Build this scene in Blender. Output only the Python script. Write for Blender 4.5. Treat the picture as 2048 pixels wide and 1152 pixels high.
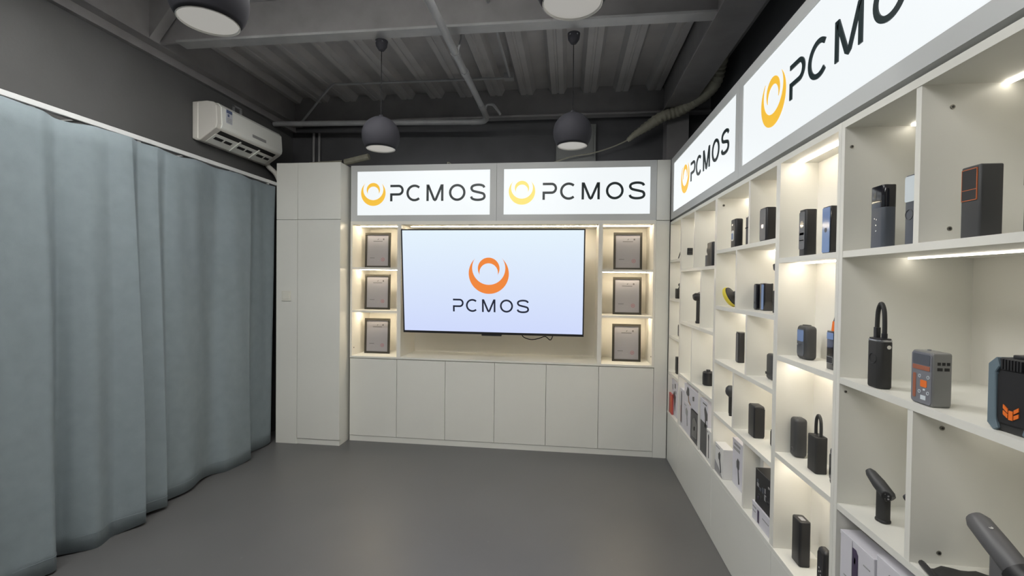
import bpy, bmesh, math, random
from mathutils import Vector, Matrix
random.seed(7)
PI = math.pi
scene = bpy.context.scene
for o in list(bpy.data.objects): bpy.data.objects.remove(o)
C = scene.collection

# ------------------------------------------------------------------ camera
FPX = 920.69
yaw, pitch, roll = 0.12178, -0.01562, 0.01199
cr_ = Vector((math.cos(yaw), math.sin(yaw), 0))
cf_ = Vector((-math.sin(yaw)*math.cos(pitch), math.cos(yaw)*math.cos(pitch), math.sin(pitch)))
cu_ = cr_.cross(cf_)
r2 = cr_*math.cos(roll) + cu_*math.sin(roll)
u2 = -cr_*math.sin(roll) + cu_*math.cos(roll)
cam_d = bpy.data.cameras.new('camera'); cam = bpy.data.objects.new('camera', cam_d); C.objects.link(cam)
cam_d.sensor_width = 36.0; cam_d.sensor_fit = 'HORIZONTAL'; cam_d.lens = 36.0*FPX/2048.0
cam_d.clip_start = 0.02; cam_d.clip_end = 60
M = Matrix(((r2.x, u2.x, -cf_.x, 0), (r2.y, u2.y, -cf_.y, 0), (r2.z, u2.z, -cf_.z, 1.5), (0, 0, 0, 1)))
cam.matrix_world = M
scene.camera = cam

# ------------------------------------------------------------------ world + exposure
w = bpy.data.worlds.new('world'); scene.world = w; w.use_nodes = True
w.node_tree.nodes['Background'].inputs[0].default_value = (0.5, 0.52, 0.55, 1)
w.node_tree.nodes['Background'].inputs[1].default_value = 0.1
vs = scene.view_settings
vs.view_transform = 'Standard'; vs.look = 'None'; vs.gamma = 1.0; vs.use_curve_mapping = False
vs.exposure = 0.0
FILL_BATTEN = 108.0      # added fill light: unseen battens overhead and behind the camera
LED = 26.0          # shelf led strips
LED_NEAR = 8.0
LED_BACK = 60.0
SIGN = 1.0

# ------------------------------------------------------------------ materials
MATS = {}
def lin(c):
    return tuple(((v/255.0+0.055)/1.055)**2.4 if v/255.0 > 0.04045 else v/255.0/12.92 for v in c)
def mat(name, col, rough=0.5, metal=0.0, spec=0.5, noise=None, bump=None, coat=0.0, trans=0.0):
    """col is linear albedo. noise=(scale, amount) mottles the colour, bump=(scale, strength)."""
    m = bpy.data.materials.new(name); m.use_nodes = True
    nt = m.node_tree; b = nt.nodes['Principled BSDF']
    b.inputs['Base Color'].default_value = (*col, 1)
    b.inputs['Roughness'].default_value = rough
    b.inputs['Metallic'].default_value = metal
    b.inputs['Specular IOR Level'].default_value = spec
    b.inputs['Coat Weight'].default_value = coat
    b.inputs['Transmission Weight'].default_value = trans
    tc = nt.nodes.new('ShaderNodeTexCoord')
    if noise:
        n = nt.nodes.new('ShaderNodeTexNoise'); n.inputs['Scale'].default_value = noise[0]; n.inputs['Detail'].default_value = 5
        nt.links.new(tc.outputs['Object'], n.inputs['Vector'])
        r = nt.nodes.new('ShaderNodeMapRange'); r.inputs[1].default_value = 0.3; r.inputs[2].default_value = 0.7
        r.inputs[3].default_value = 1-noise[1]; r.inputs[4].default_value = 1+noise[1]
        nt.links.new(n.outputs['Fac'], r.inputs[0])
        mx = nt.nodes.new('ShaderNodeVectorMath'); mx.operation = 'SCALE'; mx.inputs[0].default_value = col
        nt.links.new(r.outputs[0], mx.inputs['Scale']); nt.links.new(mx.outputs[0], b.inputs['Base Color'])
    if bump:
        n2 = nt.nodes.new('ShaderNodeTexNoise'); n2.inputs['Scale'].default_value = bump[0]; n2.inputs['Detail'].default_value = 3
        nt.links.new(tc.outputs['Object'], n2.inputs['Vector'])
        bp = nt.nodes.new('ShaderNodeBump'); bp.inputs['Strength'].default_value = bump[1]; bp.inputs['Distance'].default_value = 0.01
        nt.links.new(n2.outputs['Fac'], bp.inputs['Height']); nt.links.new(bp.outputs[0], b.inputs['Normal'])
    MATS[name] = m
    return m
def emat(name, col, strength):
    m = bpy.data.materials.new(name); m.use_nodes = True
    nt = m.node_tree; b = nt.nodes['Principled BSDF']
    b.inputs['Base Color'].default_value = (0.02, 0.02, 0.02, 1); b.inputs['Roughness'].default_value = 0.4
    b.inputs['Emission Color'].default_value = (*col, 1); b.inputs['Emission Strength'].default_value = strength
    MATS[name] = m
    return m
mat('white', (.72, .715, .665), .38, noise=(3, .02))
mat('white_in', (.76, .74, .68), .5)
mat('white_front', (.71, .71, .665), .3, noise=(2, .02))
mat('sign_frame', (.54, .555, .555), .4)
mat('wall_grey', (.094, .094, .094), .8, noise=(2.5, .10), bump=(60, .1))
mat('wall_dark', (.075, .075, .08), .8, noise=(3, .12))
mat('ceil', (.32, .31, .312), .55, noise=(4, .10))
mat('ceil_rib', (.36, .35, .352), .5, noise=(4, .10))
mat('steel', (.24, .232, .235), .4, noise=(6, .12))
mat('flange', (.34, .34, .345), .35, noise=(6, .12))
mat('pipe', (.32, .325, .335), .35, noise=(8, .10))
mat('curtain', (.203, .242, .264), .9, spec=.15, noise=(14, .05), bump=(500, .15))
mat('hem', (.185, .218, .24), .9, spec=.15)
mat('rail', (.60, .61, .61), .4)
mat('ac', (.84, .85, .81), .28)
mat('ac_side', (.70, .68, .63), .45)
mat('dark', (.012, .012, .013), .5)
mat('grey_mark', (.30, .30, .30), .5)
mat('sticker', (.55, .57, .62), .4)
mat('sticker_blue', (.10, .13, .24), .4)
mat('lamp_out', (.034, .034, .041), .75, spec=.2)
mat('lamp_in', (.75, .74, .70), .5)
mat('cord', (.014, .014, .015), .7, spec=.2)
mat('hose', (.30, .29, .23), .6, noise=(20, .12))
mat('box_grey', (.16, .165, .16), .5)
mat('black', (.016, .016, .018), .42)
mat('black_soft', (.022, .022, .022), .6)
mat('black_gloss', (.012, .012, .016), .12, coat=.5)
mat('char', (.045, .046, .048), .5)
mat('slate', (.075, .085, .105), .4)
mat('greyblue', (.13, .18, .215), .5)
mat('grey_plastic', (.19, .19, .185), .35)
mat('grey_clear', (.17, .175, .20), .2)
mat('grey_mid', (.10, .10, .105), .45)
mat('chrome', (.75, .76, .78), .15, metal=1)
mat('silver', (.45, .46, .48), .25, metal=.8)
mat('screen_blue', (.16, .25, .48), .1)
mat('screen_pale', (.62, .68, .72), .1)
mat('orange', (.80, .17, .02), .45)
mat('orange_line', (.55, .14, .04), .4)
mat('rust', (.33, .11, .06), .4)
mat('yellow', (.62, .52, .05), .5)
mat('red', (.50, .09, .08), .5)
mat('carton', (.62, .61, .66), .5)
mat('carton_white', (.72, .715, .70), .45)
mat('print_grey', (.06, .06, .065), .4)
mat('print_mid', (.30, .30, .31), .45)
mat('print_purple', (.06, .045, .09), .35)
mat('print_tan', (.30, .19, .12), .5)
mat('frame', (.035, .032, .024), .45)
mat('paper', (.28, .275, .30), .35)
mat('ink', (.09, .085, .09), .5)
mat('seal', (.33, .12, .14), .5)
mat('letter', (.012, .026, .03), .4)
mat('screw', (.22, .21, .18), .4, metal=.4)
mat('switch', (.70, .69, .62), .35)
emat('sign_light', lin((240, 245, 247)), SIGN)
emat('sign_yellow', lin((243, 190, 52)), SIGN)
emat('sign_pale', lin((250, 224, 112)), SIGN)
emat('tv_orange', lin((238, 132, 52)), 1.0)
emat('tv_letter', lin((14, 24, 48)), 1.0)
emat('lamp_glow', (1.0, .97, .90), .34)
emat('led', (1.0, .90, .76), LED)
emat('led_near', (1.0, .93, .80), LED_NEAR)
emat('led_back', (1.0, .85, .62), LED_BACK)
emat('batten', (1.0, .985, .95), FILL_BATTEN)  # glow of the added, unseen fill battens
# tv picture: pale blue screen with its own soft vertical tint
m = emat('tv_screen', (1, 1, 1), 1.0)
nt = m.node_tree; tc = nt.nodes.new('ShaderNodeTexCoord'); sp = nt.nodes.new('ShaderNodeSeparateXYZ'); cr = nt.nodes.new('ShaderNodeValToRGB')
nt.links.new(tc.outputs['Generated'], sp.inputs[0]); nt.links.new(sp.outputs['Z'], cr.inputs[0])
cr.color_ramp.elements[0].color = (*lin((205, 216, 250)), 1); cr.color_ramp.elements[1].color = (*lin((226, 240, 250)), 1)
nt.links.new(cr.outputs[0], m.node_tree.nodes['Principled BSDF'].inputs['Emission Color'])
# floor: grey painted concrete with faint scuffs
m = mat('floor', (.165, .165, .165), .36)
nt = m.node_tree; b = nt.nodes['Principled BSDF']; tc = nt.nodes.new('ShaderNodeTexCoord')
n1 = nt.nodes.new('ShaderNodeTexNoise'); n1.inputs['Scale'].default_value = 1.3; n1.inputs['Detail'].default_value = 6
n2 = nt.nodes.new('ShaderNodeTexNoise'); n2.inputs['Scale'].default_value = 26; n2.inputs['Detail'].default_value = 4
for n in (n1, n2): nt.links.new(tc.outputs['Object'], n.inputs['Vector'])
r1 = nt.nodes.new('ShaderNodeValToRGB'); r1.color_ramp.elements[0].position = .3; r1.color_ramp.elements[1].position = .7
r1.color_ramp.elements[0].color = (.100, .100, .101, 1); r1.color_ramp.elements[1].color = (.120, .120, .121, 1)
nt.links.new(n1.outputs['Fac'], r1.inputs[0])
r2n = nt.nodes.new('ShaderNodeValToRGB'); r2n.color_ramp.elements[0].position = .70; r2n.color_ramp.elements[1].position = .78
r2n.color_ramp.elements[0].color = (0, 0, 0, 1); r2n.color_ramp.elements[1].color = (.25, .25, .25, 1)
nt.links.new(n2.outputs['Fac'], r2n.inputs[0])
mx = nt.nodes.new('ShaderNodeMixRGB'); mx.inputs[2].default_value = (.20, .20, .195, 1)
nt.links.new(r2n.outputs[0], mx.inputs[0]); nt.links.new(r1.outputs[0], mx.inputs[1]); nt.links.new(mx.outputs[0], b.inputs['Base Color'])
rr = nt.nodes.new('ShaderNodeMapRange'); rr.inputs[3].default_value = .30; rr.inputs[4].default_value = .48
nt.links.new(n1.outputs['Fac'], rr.inputs[0]); nt.links.new(rr.outputs[0], b.inputs['Roughness'])

# ------------------------------------------------------------------ geometry helpers
class G:
    def __init__(s): s.v = []; s.f = []
    def add(s, vs, fs):
        o = len(s.v); s.v += [tuple(v) for v in vs]; s.f += [tuple(i+o for i in f) for f in fs]; return s
    def box(s, x0, x1, y0, y1, z0, z1):
        if x0 > x1: x0, x1 = x1, x0
        if y0 > y1: y0, y1 = y1, y0
        if z0 > z1: z0, z1 = z1, z0
        return s.add([(x0,y0,z0),(x1,y0,z0),(x1,y1,z0),(x0,y1,z0),(x0,y0,z1),(x1,y0,z1),(x1,y1,z1),(x0,y1,z1)],
                     [(0,3,2,1),(4,5,6,7),(0,1,5,4),(1,2,6,5),(2,3,7,6),(3,0,4,7)])
    def loft(s, rings, cap=True):
        n = len(rings[0]); vs = [p for r in rings for p in r]; fs = []
        for k in range(len(rings)-1):
            for i in range(n):
                j = (i+1) % n
                fs.append((k*n+i, k*n+j, (k+1)*n+j, (k+1)*n+i))
        if cap:
            fs.append(tuple(range(n))[::-1]); fs.append(tuple(range((len(rings)-1)*n, len(rings)*n)))
        return s.add(vs, fs)
    def prism(s, poly, axis, a0, a1):
        def p3(p, a):
            return {'x': (a, p[0], p[1]), 'y': (p[0], a, p[1]), 'z': (p[0], p[1], a)}[axis]
        return s.loft([[p3(p, a0) for p in poly], [p3(p, a1) for p in poly]])
    def tube(s, pts, r, seg=10, cap=True):
        pts = [Vector(p) for p in pts]; rings = []
        t0 = (pts[1]-pts[0]).normalized()
        nrm = t0.cross(Vector((0, 0, 1)))
        if nrm.length < .1: nrm = t0.cross(Vector((1, 0, 0)))
        nrm.normalize()
        for i, p in enumerate(pts):
            a = pts[max(i-1, 0)]; b_ = pts[min(i+1, len(pts)-1)]; t = (b_-a).normalized()
            nrm = (nrm - t*nrm.dot(t)).normalized(); bn = t.cross(nrm)
            rad = r[i] if isinstance(r, (list, tuple)) else r
            rings.append([p + nrm*(rad*math.cos(2*PI*k/seg)) + bn*(rad*math.sin(2*PI*k/seg)) for k in range(seg)])
        return s.loft(rings, cap)
    def cyl(s, p0, p1, r, seg=16, r1=None):
        return s.tube([p0, p1], [r, r if r1 is None else r1], seg)
    def lathe(s, prof, cx=0, cy=0, seg=24):
        rings = [[(cx+r*math.cos(2*PI*k/seg), cy+r*math.sin(2*PI*k/seg), z) for k in range(seg)] for r, z in prof]
        return s.loft(rings, False)
    def rbox(s, d, w, h, r, bv=.003, z0=0, cx=0, cy=0, seg=4, top=1.0):
        """upright block with rounded vertical corners (d along x, w along y)"""
        def ring(z, ins, sc=1.0):
            rr = max(r-ins, .0008); hx = d/2*sc-ins-rr; hy = w/2*sc-ins-rr; out = []
            for qx, qy, a0 in ((1, 1, 0), (-1, 1, PI/2), (-1, -1, PI), (1, -1, 1.5*PI)):
                for k in range(seg+1):
                    a = a0+PI/2*k/seg; out.append((cx+qx*hx+rr*math.cos(a), cy+qy*hy+rr*math.sin(a), z))
            return out
        rings = []
        for k in range(4):
            a = PI/2*k/3; rings.append(ring(z0+bv*(1-math.cos(a)), bv*(1-math.sin(a))))
        for k in range(4):
            a = PI/2*k/3; rings.append(ring(z0+h-bv*(1-math.cos(PI/2-a)), bv*(1-math.sin(PI/2-a)), top))
        return s.loft(rings)
    def plate(s, x, cy, cz, w, h, r=.002, t=.0015, seg=3):
        """rounded plate on a face that looks along -x, front at x-t"""
        pts = []
        for qx, qy, a0 in ((1, 1, 0), (-1, 1, PI/2), (-1, -1, PI), (1, -1, 1.5*PI)):
            for k in range(seg+1):
                a = a0+PI/2*k/seg; pts.append((cy+qx*(w/2-r)+r*math.cos(a), cz+qy*(h/2-r)+r*math.sin(a)))
        return s.prism(pts, 'x', x-t, x+.0005)
    def disc(s, x, cy, cz, r, t=.0015, seg=20):
        return s.prism([(cy+r*math.cos(2*PI*k/seg), cz+r*math.sin(2*PI*k/seg)) for k in range(seg)], 'x', x-t, x+.0005)
    def ringx(s, x, cy, cz, r, wd, t=.0015, seg=20):
        o = [(cy+r*math.cos(2*PI*k/seg), cz+r*math.sin(2*PI*k/seg)) for k in range(seg)]
        i = [(cy+(r-wd)*math.cos(2*PI*k/seg), cz+(r-wd)*math.sin(2*PI*k/seg)) for k in range(seg)]
        return s.strip(o+[o[0]], i+[i[0]], lambda p, d: (x-t if d else x+.0005, p[0], p[1]))
    def strip(s, L, R, f):
        """solid ribbon between two equal polylines, f(point, front?) gives 3-D"""
        n = len(L); vs = [f(p, 1) for p in L]+[f(p, 1) for p in R]+[f(p, 0) for p in L]+[f(p, 0) for p in R]; fs = []
        for i in range(n-1):
            fs += [(i, i+1, n+i+1, n+i), (2*n+i, 3*n+i, 3*n+i+1, 2*n+i+1), (i, 2*n+i, 2*n+i+1, i+1), (n+i, n+i+1, 3*n+i+1, 3*n+i)]
        fs += [(0, n, 3*n, 2*n), (n-1, 3*n-1, 4*n-1, 2*n-1)]
        return s.add(vs, fs)
    def build(s, name, m, parent=None, smooth=False, bevel=0, loc=None):
        me = bpy.data.meshes.new(name)
        me.from_pydata(s.v, [], s.f)
        bm = bmesh.new(); bm.from_mesh(me)
        bmesh.ops.recalc_face_normals(bm, faces=bm.faces)
        if bevel:
            ed = [e for e in bm.edges if len(e.link_faces) == 2 and e.calc_face_angle() > .6]
            bmesh.ops.bevel(bm, geom=ed, offset=bevel, segments=1, affect='EDGES', clamp_overlap=True)
        bm.to_mesh(me); bm.free()
        if smooth:
            me.polygons.foreach_set('use_smooth', [True]*len(me.polygons)); me.set_sharp_from_angle(angle=.6)
        me.materials.append(MATS[m])
        o = bpy.data.objects.new(name, me); C.objects.link(o)
        if parent: o.parent = parent
        if loc: o.location = loc
        return o
def tag(o, label, cat, group=None, kind=None):
    if label: o['label'] = label
    if cat: o['category'] = cat
    if group: o['group'] = group
    if kind: o['kind'] = kind
    return o
def thing(name, label, cat, loc=(0, 0, 0), rz=0, group=None, kind=None):
    o = bpy.data.objects.new(name, None); C.objects.link(o); o.empty_display_size = .05
    o.location = loc; o.rotation_euler = (0, 0, rz)
    return tag(o, label, cat, group, kind)
def struct(o, label=None):
    o['kind'] = 'structure'
    if label: o['label'] = label
    return o
def catmull(pts, n=8, closed=False):
    out = []; N = len(pts)
    rng = range(N if closed else N-1)
    for i in rng:
        if closed: p0, p1, p2, p3 = pts[(i-1) % N], pts[i], pts[(i+1) % N], pts[(i+2) % N]
        else: p0, p1, p2, p3 = pts[max(i-1, 0)], pts[i], pts[i+1], pts[min(i+2, N-1)]
        for k in range(n):
            t = k/n
            out.append(tuple(.5*(2*b+(c-a)*t+(2*a-5*b+4*c-d)*t*t+(3*b-a-3*c+d)*t**3) for a, b, c, d in zip(p0, p1, p2, p3)))
    out.append(pts[0] if closed else pts[-1])
    return out

# ------------------------------------------------------------------ the setting
XL, XW, YB, YR, ZD = -2.85, 1.245, 4.47, -3.6, 3.30
struct(G().box(XL-.1, XW+.1, YR-.1, YB+.1, -.06, 0).build('floor', 'floor'), 'grey painted concrete floor with faint scuffs')
struct(G().box(XL-.1, XL, YR, YB, 0, ZD+.05).build('wall_left', 'wall_grey'), 'grey wall above and behind the curtain')
struct(G().box(XL-.1, XW+.1, YB, YB+.1, 0, ZD+.05).build('wall_back', 'wall_dark'), 'dark grey wall above the white cabinets')
struct(G().box(XW, XW+.1, YR, YB, 0, ZD+.05).build('wall_right', 'wall_dark'), 'dark grey wall above the lit shelf signs')
struct(G().box(XL-.1, XW+.1, YR-.1, YR, 0, ZD+.05).build('wall_rear', 'wall_grey'), 'grey wall behind the viewer')
ce = struct(G().box(XL-.1, XW+.1, YR-.1, YB+.1, ZD, ZD+.06).build('ceiling', 'ceil'), 'dark grey ribbed metal deck ceiling with steel beams')
# deck ribs, each a trapezoid running front to back
rib_me = None
for k in range(-10, 4):
    x = .17+k*.291
    if rib_me is None:
        r = G().prism([(-.085, .002), (.085, .002), (.055, -.055), (.012, -.055), (.008, -.048), (-.008, -.048), (-.012, -.055), (-.055, -.055)], 'y', 2.81, YB).build('deck_rib', 'ceil_rib', ce)
        rib_me = r.data
    else:
        r = bpy.data.objects.new('deck_rib', rib_me); C.objects.link(r); r.parent = ce
    r.location = (x, 0, ZD)
# cross beams: web + lower flange
for by in (2.81, 1.30, -.25, -1.8):
    bmx = G().box(XL+.1, .86, by-.006, by+.006, 3.06, ZD-.001).build('cross_beam', 'steel', ce)
    G().box(XL+.26, .86, by-.045, by+.045, 3.045, 3.06).build('beam_flange', 'flange', bmx)
bm2 = G().box(XL, XW, 4.335, 4.35, 3.05, ZD-.001).build('cross_beam', 'steel', ce)
G().box(XL, XW, 4.31, 4.40, 3.035, 3.05).build('beam_flange', 'steel', bm2)
# long beams over the side walls
lb = G().box(.835, 1.03, YR, 4.36, 3.05, ZD-.001).build('long_beam', 'steel', ce)
G().box(.82, 1.045, YR, 4.36, 3.035, 3.05).build('beam_flange', 'steel', lb)
ll = G().box(XL, XL+.11, YR, YB, 3.055, ZD-.001).build('long_beam', 'steel', ce)
G().box(XL, XL+.035, YR, YB, 3.0, 3.055).build('wall_angle', 'steel', ll)
G().prism([(XL+.11, ZD), (XL+.11, 3.06), (XL+.30, ZD-.002)], 'y', 2.72, 2.79).build('haunch_plate', 'steel', ll)
struct(G().box(.86, 1.05, 4.30, 4.468, 0, 3.035).build('column', 'steel', bpy.data.objects['wall_back']))
struct(G().box(.95, 1.05, 4.28, 4.46, 0, .01).build('column_foot', 'steel', bpy.data.objects['wall_back']))

# light battens added out of view to give the room its brightness
def batten(x, y, lx, label):
    t = thing('fill_batten', label, 'fill light', (x, y, 3.03), group='added fill battens out of view across the ceiling')
    G().box(-lx/2, lx/2, -.04, .04, .008, .06).build('housing', 'rail', t)
    G().box(-lx/2+.01, lx/2-.01, -.034, .034, .0, .02).build('diffuser', 'batten', t)
    for s in (-1, 1): G().cyl((s*lx*.4, 0, .06), (s*lx*.4, 0, .268), .003, 6).build('hanger', 'cord', t)
batten(-1.75, 1.95, 1.0, 'added slim white fill batten, out of view above the room, between the globe lamp rows, curtain side')
batten(-.55, 1.95, 1.0, 'added slim white fill batten, out of view above the room, between the globe lamp rows, shelf side')
batten(-1.75, .25, 1.0, 'added slim white fill batten, unseen overhead, nearest the camera, curtain side')
batten(-.55, .25, 1.0, 'added slim white fill batten, unseen overhead, nearest the camera, shelf side')
batten(-1.15, -1.9, 1.4, 'added unseen slim white fill batten by the rear wall')

# ------------------------------------------------------------------ curtain
hem = [(-2.66,-2.0),(-2.56,-1.8),(-2.68,-1.55),(-2.57,-1.3),(-2.66,-1.05),(-2.56,-.8),(-2.67,-.5),(-2.57,-.2),(-2.66,.05),(-2.55,.35),(-2.67,.6),(-2.56,.85),(-2.66,1.1),(-2.55,1.35),
       (-2.64,1.52),(-2.56,1.72),(-2.60,1.82),(-2.561,1.946),(-2.546,2.003),(-2.60,2.045),(-2.678,2.09),(-2.668,2.12),(-2.622,2.158),(-2.560,2.225),(-2.585,2.32),(-2.573,2.361),(-2.515,2.45),(-2.516,2.475),(-2.585,2.53),(-2.581,2.56),(-2.548,2.64),(-2.555,2.665),(-2.626,2.715),(-2.623,2.75),
       (-2.598,2.85),(-2.601,2.928),(-2.645,3.05),(-2.655,3.16),(-2.605,3.24),(-2.59,3.33),(-2.572,3.45),(-2.582,3.49),(-2.67,3.57),(-2.672,3.63),(-2.655,3.74),(-2.650,3.83),(-2.668,3.868)]
cur = thing('curtain', 'long grey-blue fabric curtain hanging in folds along the left wall', 'curtain', (-2.62, 1.0, 0))
pl = catmull(hem, 8)
g = G(); NZ = 22; ztop = 2.322; n = len(pl)
for k in range(NZ+1):
    t = k/NZ; fold = 1-.70*t**1.2
    for i, (x, y) in enumerate(pl):
        zb = .014+.010*math.sin(y*5.1)+.008*math.sin(y*13)
        wob = .014*t*math.sin(y*11+1.3)+.010*math.sin(y*21+.6)*(1-.5*t)*min(1, t*4)+.010*math.sin(y*37+t*6)*t**4*(1-t)*4
        droop = .016*max(0, math.sin(y*9.5))**3*t**14
        g.v.append((-2.615+(x+2.615)*fold+wob+2.62, y-1.0+.02*math.sin(t*4+y*3)*t*min(1, max(0, 3.87-y)*2), zb+(ztop-zb)*t-droop))
for k in range(NZ):
    for i in range(n-1): g.f.append((k*n+i, k*n+i+1, (k+1)*n+i+1, (k+1)*n+i))
co = g.build('fabric', 'curtain', cur, smooth=True)
sm = co.modifiers.new('thick', 'SOLIDIFY'); sm.thickness = .004
g = G()
for (dz) in (.085, .089):
    for i, (x, y) in enumerate(pl): g.v.append((x+2.62+.0012, y-1.0, dz))
for i in range(n-1): g.f.append((i, i+1, n+i+1, n+i))
hs = g.build('hem_stitch', 'hem', cur); hs.modifiers.new('thick', 'SOLIDIFY').thickness = .001
rl = thing('curtain_rail', 'white aluminium curtain rail fixed along the left wall', 'curtain rail', (-2.645, 1.0, 2.335))
G().box(-.016, .016, -3.0, 2.96, .0, .030).build('rail_bar', 'rail', rl, bevel=.003)
for y in (-.9, -.1, .7, 1.28, 1.62, 2.02, 2.5): 
    G().box(-.19, -.005, y-.015, y+.015, .030, .036).build('bracket', 'rail', rl)
for y in (.98, 1.3, 1.55, 1.98, 2.32, 2.78): G().box(-.006, .006, y-.012, y+.012, -.010, .0).build('glider', 'rail', rl)

# ------------------------------------------------------------------ air conditioner on the left wall
ac = thing('air_conditioner', 'white split air conditioner mounted high on the left wall', 'air conditioner', (XL, 3.585, 2.54))
prof = [(0, .015), (.0, .29), (.12, .295), (.175, .285), (.198, .26), (.205, .125), (.195, .09), (.06, .0), (.03, .0)]
L2 = .395
G().prism(prof, 'y', -L2, L2).build('body', 'ac_side', ac, bevel=.004)
fp = [(.13, .298), (.178, .29), (.203, .264), (.212, .13), (.206, .104), (.196, .094), (.18, .10), (.18, .13), (.175, .26), (.13, .28)]
G().prism(fp, 'y', -L2+.045, L2).build('front_panel', 'ac', ac, bevel=.003)
G().box(.005, .05, -L2-.004, -L2+.03, .01, .285).build('end_cap', 'ac_side', ac, bevel=.004)
# outlet in the underside: dark slot with vanes
def onslope(a, off):  # point along the lower sloping face, a 0..1 from back to front
    x0, z0, x1, z1 = .06, .0, .195, .09
    x = x0+(x1-x0)*a; z = z0+(z1-z0)*a; nx, nz = .09/.1622, -.135/.1622
    return (x+nx*off, z+nz*off)
def slope_box(a0, a1, y0, y1, o0, o1):
    q = [onslope(a0, o0), onslope(a1, o0), onslope(a1, o1), onslope(a0, o1)]
    return G().prism(q, 'y', y0, y1)
slope_box(.70, .93, -L2+.06, L2-.06, .0, .002).build('outlet_slot', 'dark', ac)
slope_box(.05, .66, -L2+.05, L2-.05, .0, .003).build('vane', 'ac', ac)
for (ya, yb) in ((-.32, -.235), (-.215, -.14), (-.07, .01), (.03, .10), (.165, .245), (.265, .325)):
    slope_box(.36, .52, ya, yb, .003, .0042).build('vent_slot', 'dark', ac)
for y in (-.095, .135): slope_box(.05, .80, y-.006, y+.006, .0, .010).build('vane_arm', 'ac', ac)
st = G().box(.2085, .2125, -L2+.085, -L2+.15, .155, .258).build('energy_label', 'sticker', ac, loc=(.0, 0, 0))
G().box(.2120, .2132, -L2+.087, -L2+.148, .232, .256).build('label_header', 'sticker_blue', st)
G().box(.2120, .2132, -L2+.10, -L2+.118, .205, .225).build('label_mark', 'sticker_blue', st)
for z in (.165, .178, .19): G().box(.2120, .2130, -L2+.095, -L2+.142, z, z+.004).build('label_line', 'grey_mark', st)
G().box(.209, .2145, -.01, .16, .135, .158).build('name_strip', 'grey_mark', ac)
tp = catmull([(.05, .39, .04), (.05, .43, .0), (.09, .47, -.05), (.13, .47, -.12)], 6)
G().tube(tp, .022, 10).build('drain_pipe', 'ac_side', ac, smooth=True)
ab = thing('pipe_clip', 'small grey metal bracket on the wall above the air conditioner', 'bracket', (XL, 3.66, 2.86))
g = G().box(.0, .012, -.05, -.035, 0, .10).box(.0, .012, .035, .05, 0, .10).box(.0, .012, -.05, .05, .09, .105); g.build('clip_frame', 'pipe', ab)

# ------------------------------------------------------------------ logo helpers (local frame: u = +x, v = +z, face looks along -y)
def stroke_pts(pts, wd, closed=False):
    L, R = [], []; N = len(pts)
    for i, p in enumerate(pts):
        if closed: a, b_ = pts[(i-1) % N], pts[(i+1) % N]
        else: a, b_ = pts[max(i-1, 0)], pts[min(i+1, N-1)]
        d1 = Vector((p[0]-a[0], p[1]-a[1])); d2 = Vector((b_[0]-p[0], b_[1]-p[1]))
        if d1.length < 1e-9: d1 = d2
        if d2.length < 1e-9: d2 = d1
        d1.normalize(); d2.normalize(); t = d1+d2
        t = t.normalized() if t.length > 1e-6 else d1
        nn = Vector((-t.y, t.x)); k = 1/max(.35, nn.dot(Vector((-d1.y, d1.x))))
        L.append((p[0]+nn.x*wd/2*k, p[1]+nn.y*wd/2*k)); R.append((p[0]-nn.x*wd/2*k, p[1]-nn.y*wd/2*k))
    if closed: L.append(L[0]); R.append(R[0])
    return L, R
def arc(cx, cy, rx, ry, a0, a1, n=18):
    return [(cx+rx*math.cos(math.radians(a0+(a1-a0)*k/n)), cy+ry*math.sin(math.radians(a0+(a1-a0)*k/n))) for k in range(n+1)]
LET = {
 'P': (.84, [(.0, .94), (.50, .94)] + arc(.53, .68, .25, .26, 80, -80, 12) + [(.50, .42), (.06, .42), (.06, .0)], False),
 'C': (.90, arc(.50, .5, .44, .44, 48, 312, 28), False),
 'M': (1.06, [(.07, .0), (.07, .93), (.12, .93), (.47, .10), (.53, .06), (.59, .10), (.94, .93), (.99, .93), (.99, .0)], False),
 'O': (1.0, arc(.50, .5, .44, .44, 0, 350, 35), True),
 'S': (.92, catmull([(.86, .78), (.80, .88), (.62, .94), (.36, .94), (.15, .87), (.08, .74), (.16, .60), (.36, .53), (.62, .47), (.82, .40), (.88, .24), (.80, .11), (.60, .05), (.34, .05), (.13, .12), (.06, .24)], 4), False)}
GAP = {'P': .20, 'C': .36, 'M': .36, 'O': .30, 'S': 0}
TXT_W = sum(LET[c][0]+GAP[c] for c in 'PCMOS')
def wordmark(parent, u0, v0, width, y, m, wd=.14, depth=.004):
    s = width/TXT_W; u = u0
    for c in 'PCMOS':
        wl, pts, cl = LET[c]
        L, R = stroke_pts(pts, wd, cl)
        f = lambda p, d: (u+p[0]*s, y-(depth if d else -.0005), v0+p[1]*s)
        G().strip(L, R, f).build('letter', m, parent)
        u += (wl+GAP[c])*s
    return s
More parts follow.
